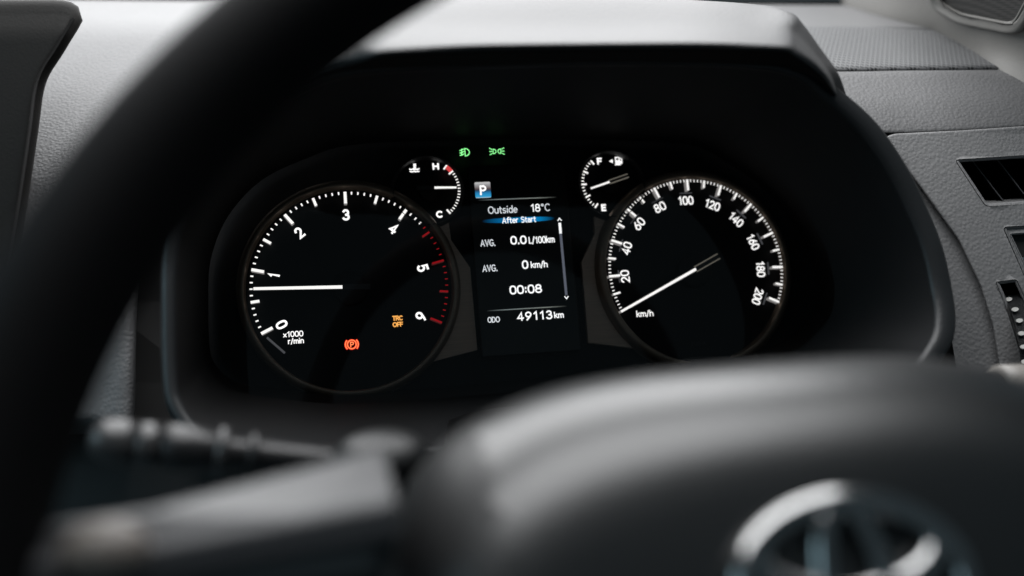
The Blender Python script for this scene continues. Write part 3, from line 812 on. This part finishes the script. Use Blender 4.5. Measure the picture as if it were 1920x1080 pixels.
def cushion(a, b, cv, w0, ru, rv, e0=4.0):
    loops = [[W(u, v, w0 - 62) for u, v in se(a - 4, b - 5, cv, e=e0)]]
    for al in range(0, 91, 9):
        k = 1 - math.cos(rad(al))
        loops.append([W(u, v, w0 - rv + rv * math.sin(rad(al))) for u, v in se(a - ru * k, b - rv * k, cv, e=e0 - .8 * al / 90)])
    for k in (.85, .6, .35, .1):
        loops.append([W(u, v, w0 + 1.2 * (1 - k * k)) for u, v in se((a - ru) * k, (b - rv) * k, cv, e=e0 - .8 - (1 - k))])
    return loft(loops, cap1=True)
V, F = cushion(102, 71.5, -12, 0, 26, 41, 3.3)
def fu_(f): return sum((V[i] - E0)[0] for i in f) / len(f)
part('airbag_pad', V, [f for f in F if abs(fu_(f)) <= 77 or len(f) > 4], M_pad, sw_, True, world=True)
for s_ in (-1, 1):
    part('pad_side', V, [f for f in F if fu_(f) * s_ > 77 and len(f) == 4], M_hub, sw_, True, world=True)
for s_ in (-1, 1):
    secs = []
    for u, k in ((99, .0), (120, .42), (150, 1.0), (183, 1.2)):
        tb, tf, bf, bb = 43 - 13 * k, 24.5 - 4.5 * k, 19 - 4 * k, 14 - 3 * k
        wb = -27 + 20 * k; pr = [(tb, wb), (tb - 2, wb + 4), (tf + 2, 1), (tf, 2.2), (tf - 1.2, 1.8), (bf, 1.2), (bf - 1.5, 0), (bb, wb)]
        secs.append([W(s_ * u, v, w_) for v, w_ in pr])
    V, F = loft(secs, cap0=True, cap1=True)
    sk = bevel(part('spoke', V, F, M_spoke, sw_, world=True), 1.2)
    # switch pod by the rim
    V, F = [], []
    for i in range(9):
        ph = math.pi * i / 8
        for j in range(16):
            t = 2 * math.pi * j / 16
            V.append(W(s_ * (157 + 9 * math.sin(ph) * math.cos(t)), 21 + 6.5 * math.sin(ph) * math.sin(t), 1 + 6 * math.cos(ph)))
    F = [(i * 16 + j, i * 16 + (j + 1) % 16, (i + 1) * 16 + (j + 1) % 16, (i + 1) * 16 + j) for i in range(8) for j in range(16)]
    part('switch_pod', V, F, mat('switch_pod_plastic', (.15, .132, .118), .4), sw_, True, world=True)
# emblem: outer oval, lying oval and standing oval
em = part('emblem', *lathe([(.01, 0)], 3), M_chrome, sw_) if False else None
def oval(name, a, b, cv, wd, hgt, parent, taper=0.0, tilt=0):
    n, k = 96, 10; V = []
    for i in range(n):
        t = 2 * math.pi * i / n
        c, s_ = math.cos(t), math.sin(t)
        nx, nz = c * b, s_ * a; L_ = math.hypot(nx, nz); nx, nz = nx / L_, nz / L_
        wl = wd * (1 + taper * abs(c))
        for j in range(k):
            q = 2 * math.pi * j / k
            V.append(W(-1.5 + a * c + nx * wl / 2 * math.cos(q), -1.6 + cv + b * s_ + nz * wl / 2 * math.cos(q), 1.0 + hgt * math.sin(q) + 2.6))
    F = [(i * k + j, ((i + 1) % n) * k + j, ((i + 1) % n) * k + (j + 1) % k, i * k + (j + 1) % k) for i in range(n) for j in range(k)]
    return part(name, V, F, M_chrome, parent, True, world=True)
em = oval('emblem', 26.2, 17.6, 0, 6.2, 2.4, sw_, -.1)
oval('lying_oval', 21.5, 9.2, 7.4, 4.2, 2.0, em, .5)
oval('standing_oval', 6.8, 16.8, 0, 4.6, 2.2, em, .2)

# ------------------------------------------------------------------ column housing and stalks
co = thing('steering_column', (-5, -190, -60), 'dark steering column housing behind the wheel hub', 'steering column')
secs = []
for y, hw, zt, zb in ((-95, 70, -34, -120), (-150, 78, -22, -110), (-220, 74, -6, -90), (-290, 62, 2, -70)):
    zc, hz = (zt + zb) / 2, (zt - zb) / 2
    secs.append([np.array([-5 + hw * math.copysign(abs(math.cos(t)) ** .55, math.cos(t)), y, zc + hz * math.copysign(abs(math.sin(t)) ** .55, math.sin(t))]) for t in np.linspace(0, 2 * math.pi, 49)[:-1]])
V, F = loft(secs, cap0=True, cap1=True)
part('shroud', V, F, M_frame, co, True, world=True)
V, F = [], []
def blob(c, r, n=20):
    V = []
    for i in range(n // 2 + 1):
        ph = math.pi * i / (n // 2)
        for j in range(n):
            t = 2 * math.pi * j / n
            V.append(np.array(c) + np.array([r[0] * math.sin(ph) * math.cos(t), r[1] * math.sin(ph) * math.sin(t), r[2] * math.cos(ph)]))
    return V, [(i * n + j, i * n + (j + 1) % n, (i + 1) * n + (j + 1) % n, (i + 1) * n + j) for i in range(n // 2) for j in range(n)]
V, F = blob(P(715, 858, 302), (15, 12, 8)); part('switch_housing', V, F, M_hub, co, True, world=True)

def stalk(name, label, a, b, segs, extra=None):
    a, b = np.array(a), np.array(b); d = b - a; L_ = np.linalg.norm(d); d = d / L_
    up = np.array([0, 0, 1.]); sx = np.cross(d, up); sx /= np.linalg.norm(sx); up = np.cross(sx, d)
    t = thing(name, b, label, 'stalk', group='stalks on the steering column')
    for nm, prof, m in segs:
        loops = [[a + d * s * L_ + (sx * math.cos(q) + up * math.sin(q)) * r for q in np.linspace(0, 2 * math.pi, 33)[:-1]] for s, r in prof]
        V, F = loft(loops, cap0=True, cap1=True)
        part(nm, V, F, m, t, True, world=True)
    return t
M_knob = mat('stalk_knob_plastic', (.045, .045, .046), .26)
stalk('indicator_stalk', 'blurred black stalk with ringed end knob, left behind the wheel', P(168, 824, 290), P(740, 880, 312), [
    ('end_cap', [(0, 2), (.012, 4.6), (.04, 6.4), (.10, 7.0), (.135, 6.8), (.14, 5.5)], M_knob),
    ('ring_knob', [(.145, 5.5), (.15, 6.6), (.215, 6.8), (.22, 5.5)], M_knob),
    ('lever', [(.225, 5.5), (.235, 6.9), (.31, 7.1), (.38, 6.0), (.40, 5.0), (.70, 4.6), (1.0, 5)], M_stalk),
    ('collar', [(.395, 4.5), (.40, 7.6), (.43, 7.8), (.435, 4.5)], M_knob),
    ('collar', [(.50, 4.3), (.505, 6.6), (.53, 6.8), (.535, 4.3)], M_stalk)])
stalk('wiper_stalk', 'ribbed stalk tip peeping over the wheel pad at right', P(1945, 716, 420), P(1560, 748, 380), [
    ('end_cap', [(0, 2), (.02, 6), (.06, 8), (.2, 8.3), (.21, 6)], mat('stalk_cap_pale', (.22, .205, .19), .35)),
    ('lever', [(.22, 6), (.40, 6), (1, 6)], M_stalk),
    ('ribbed_ring', [(.42, 6)] + [(.43 + .012 * i, 9.2 if i % 2 else 8.5) for i in range(13)] + [(.60, 6)], M_stalk)])

# ------------------------------------------------------------------ pillar trim with tweeter, windscreen edge
pi = thing('pillar_trim', P(1900, 200, 545), 'pale windscreen pillar trim with speaker mesh at top right corner', 'pillar trim')
V, F = patch(grid([
    [(1500, -120, 860), (1560, -60, 835), (1583, 12, 800), (1586, 16, 812)],
    [(1610, -150, 760), (1640, -60, 742), (1660, 30, 718), (1668, 56, 728)],
    [(1700, -170, 630), (1730, -60, 644), (1745, 40, 655), (1758, 82, 664)],
    [(1800, -180, 540), (1815, -60, 576), (1820, 60, 602), (1828, 118, 606)],
    [(1880, -190, 500), (1890, -50, 540), (1890, 80, 568), (1884, 158, 566)],
    [(1960, -190, 470), (1970, -40, 512), (1970, 110, 542), (1950, 235, 545)],
    [(2060, -190, 445), (2070, -20, 490), (2070, 160, 524), (2040, 330, 530)]]), 6, 6)
solid(part('pillar_cover', V, F, M_pillar, pi, True, world=True), 3, 0)
def dpl(x, y): return 592 - .52 * (x - 1820) + .22 * (y - 20)
gr = rc([(1752, -60), (1762, 6), (1800, 28), (1890, 46), (1905, 42), (1960, -60)], 14)
V, F = sheet(rc([(1742, -66), (1752, 10), (1798, 36), (1895, 55), (1915, 48), (1975, -66)], 16), [gr], lambda x, y: dpl(x, y) - 7, 14, 3, 14, 1.5, 12)
part('mesh_surround', V, F, M_pillar, pi, True, world=True)
mg = mat('speaker_mesh', (.02, .02, .02), .5)
nt = mg.node_tree; N = nt.nodes; L = nt.links; b = N['Principled BSDF']
tc = N.new('ShaderNodeTexCoord'); mp = N.new('ShaderNodeMapping'); mp.inputs['Scale'].default_value = (3800, 3800, 5200)
L.new(tc.outputs['Object'], mp.inputs[0]); sp = N.new('ShaderNodeSeparateXYZ'); L.new(mp.outputs[0], sp.inputs[0])
sx = N.new('ShaderNodeMath'); sx.operation = 'SINE'; sy = N.new('ShaderNodeMath'); sy.operation = 'SINE'
L.new(sp.outputs[0], sx.inputs[0]); L.new(sp.outputs[2], sy.inputs[0])
ad = N.new('ShaderNodeMath'); ad.operation = 'ADD'; L.new(sx.outputs[0], ad.inputs[0]); L.new(sy.outputs[0], ad.inputs[1])
mr = N.new('ShaderNodeMapRange'); mr.inputs['From Min'].default_value = 0; mr.inputs['From Max'].default_value = .7; L.new(ad.outputs[0], mr.inputs['Value'])
mx = N.new('ShaderNodeMixRGB'); mx.inputs[1].default_value = (.03, .029, .027, 1); mx.inputs[2].default_value = (.003, .003, .003, 1); L.new(mr.outputs[0], mx.inputs[0]); L.new(mx.outputs[0], b.inputs['Base Color'])
V, F = sheet(gr, [], lambda x, y: dpl(x, y) - 3.5, 14, .2, 2)
part('speaker_mesh', V, F, mg, pi, True, world=True)

ws = thing('windscreen_edge', P(1400, 6, 840), 'black lower border of the windscreen behind the dashboard', 'windscreen')
V, F = patch(grid([[(-300, 6, 845), (500, 8, 845), (1200, 11, 842), (1450, 13, 840), (1640, 14, 840)], [(-300, -3, 846), (500, -2, 846), (1200, 2, 844), (1450, 2, 842), (1640, 2, 842)]]), 3, 4)
solid(part('printed_border', V, F, M_gap, ws, world=True), 3)
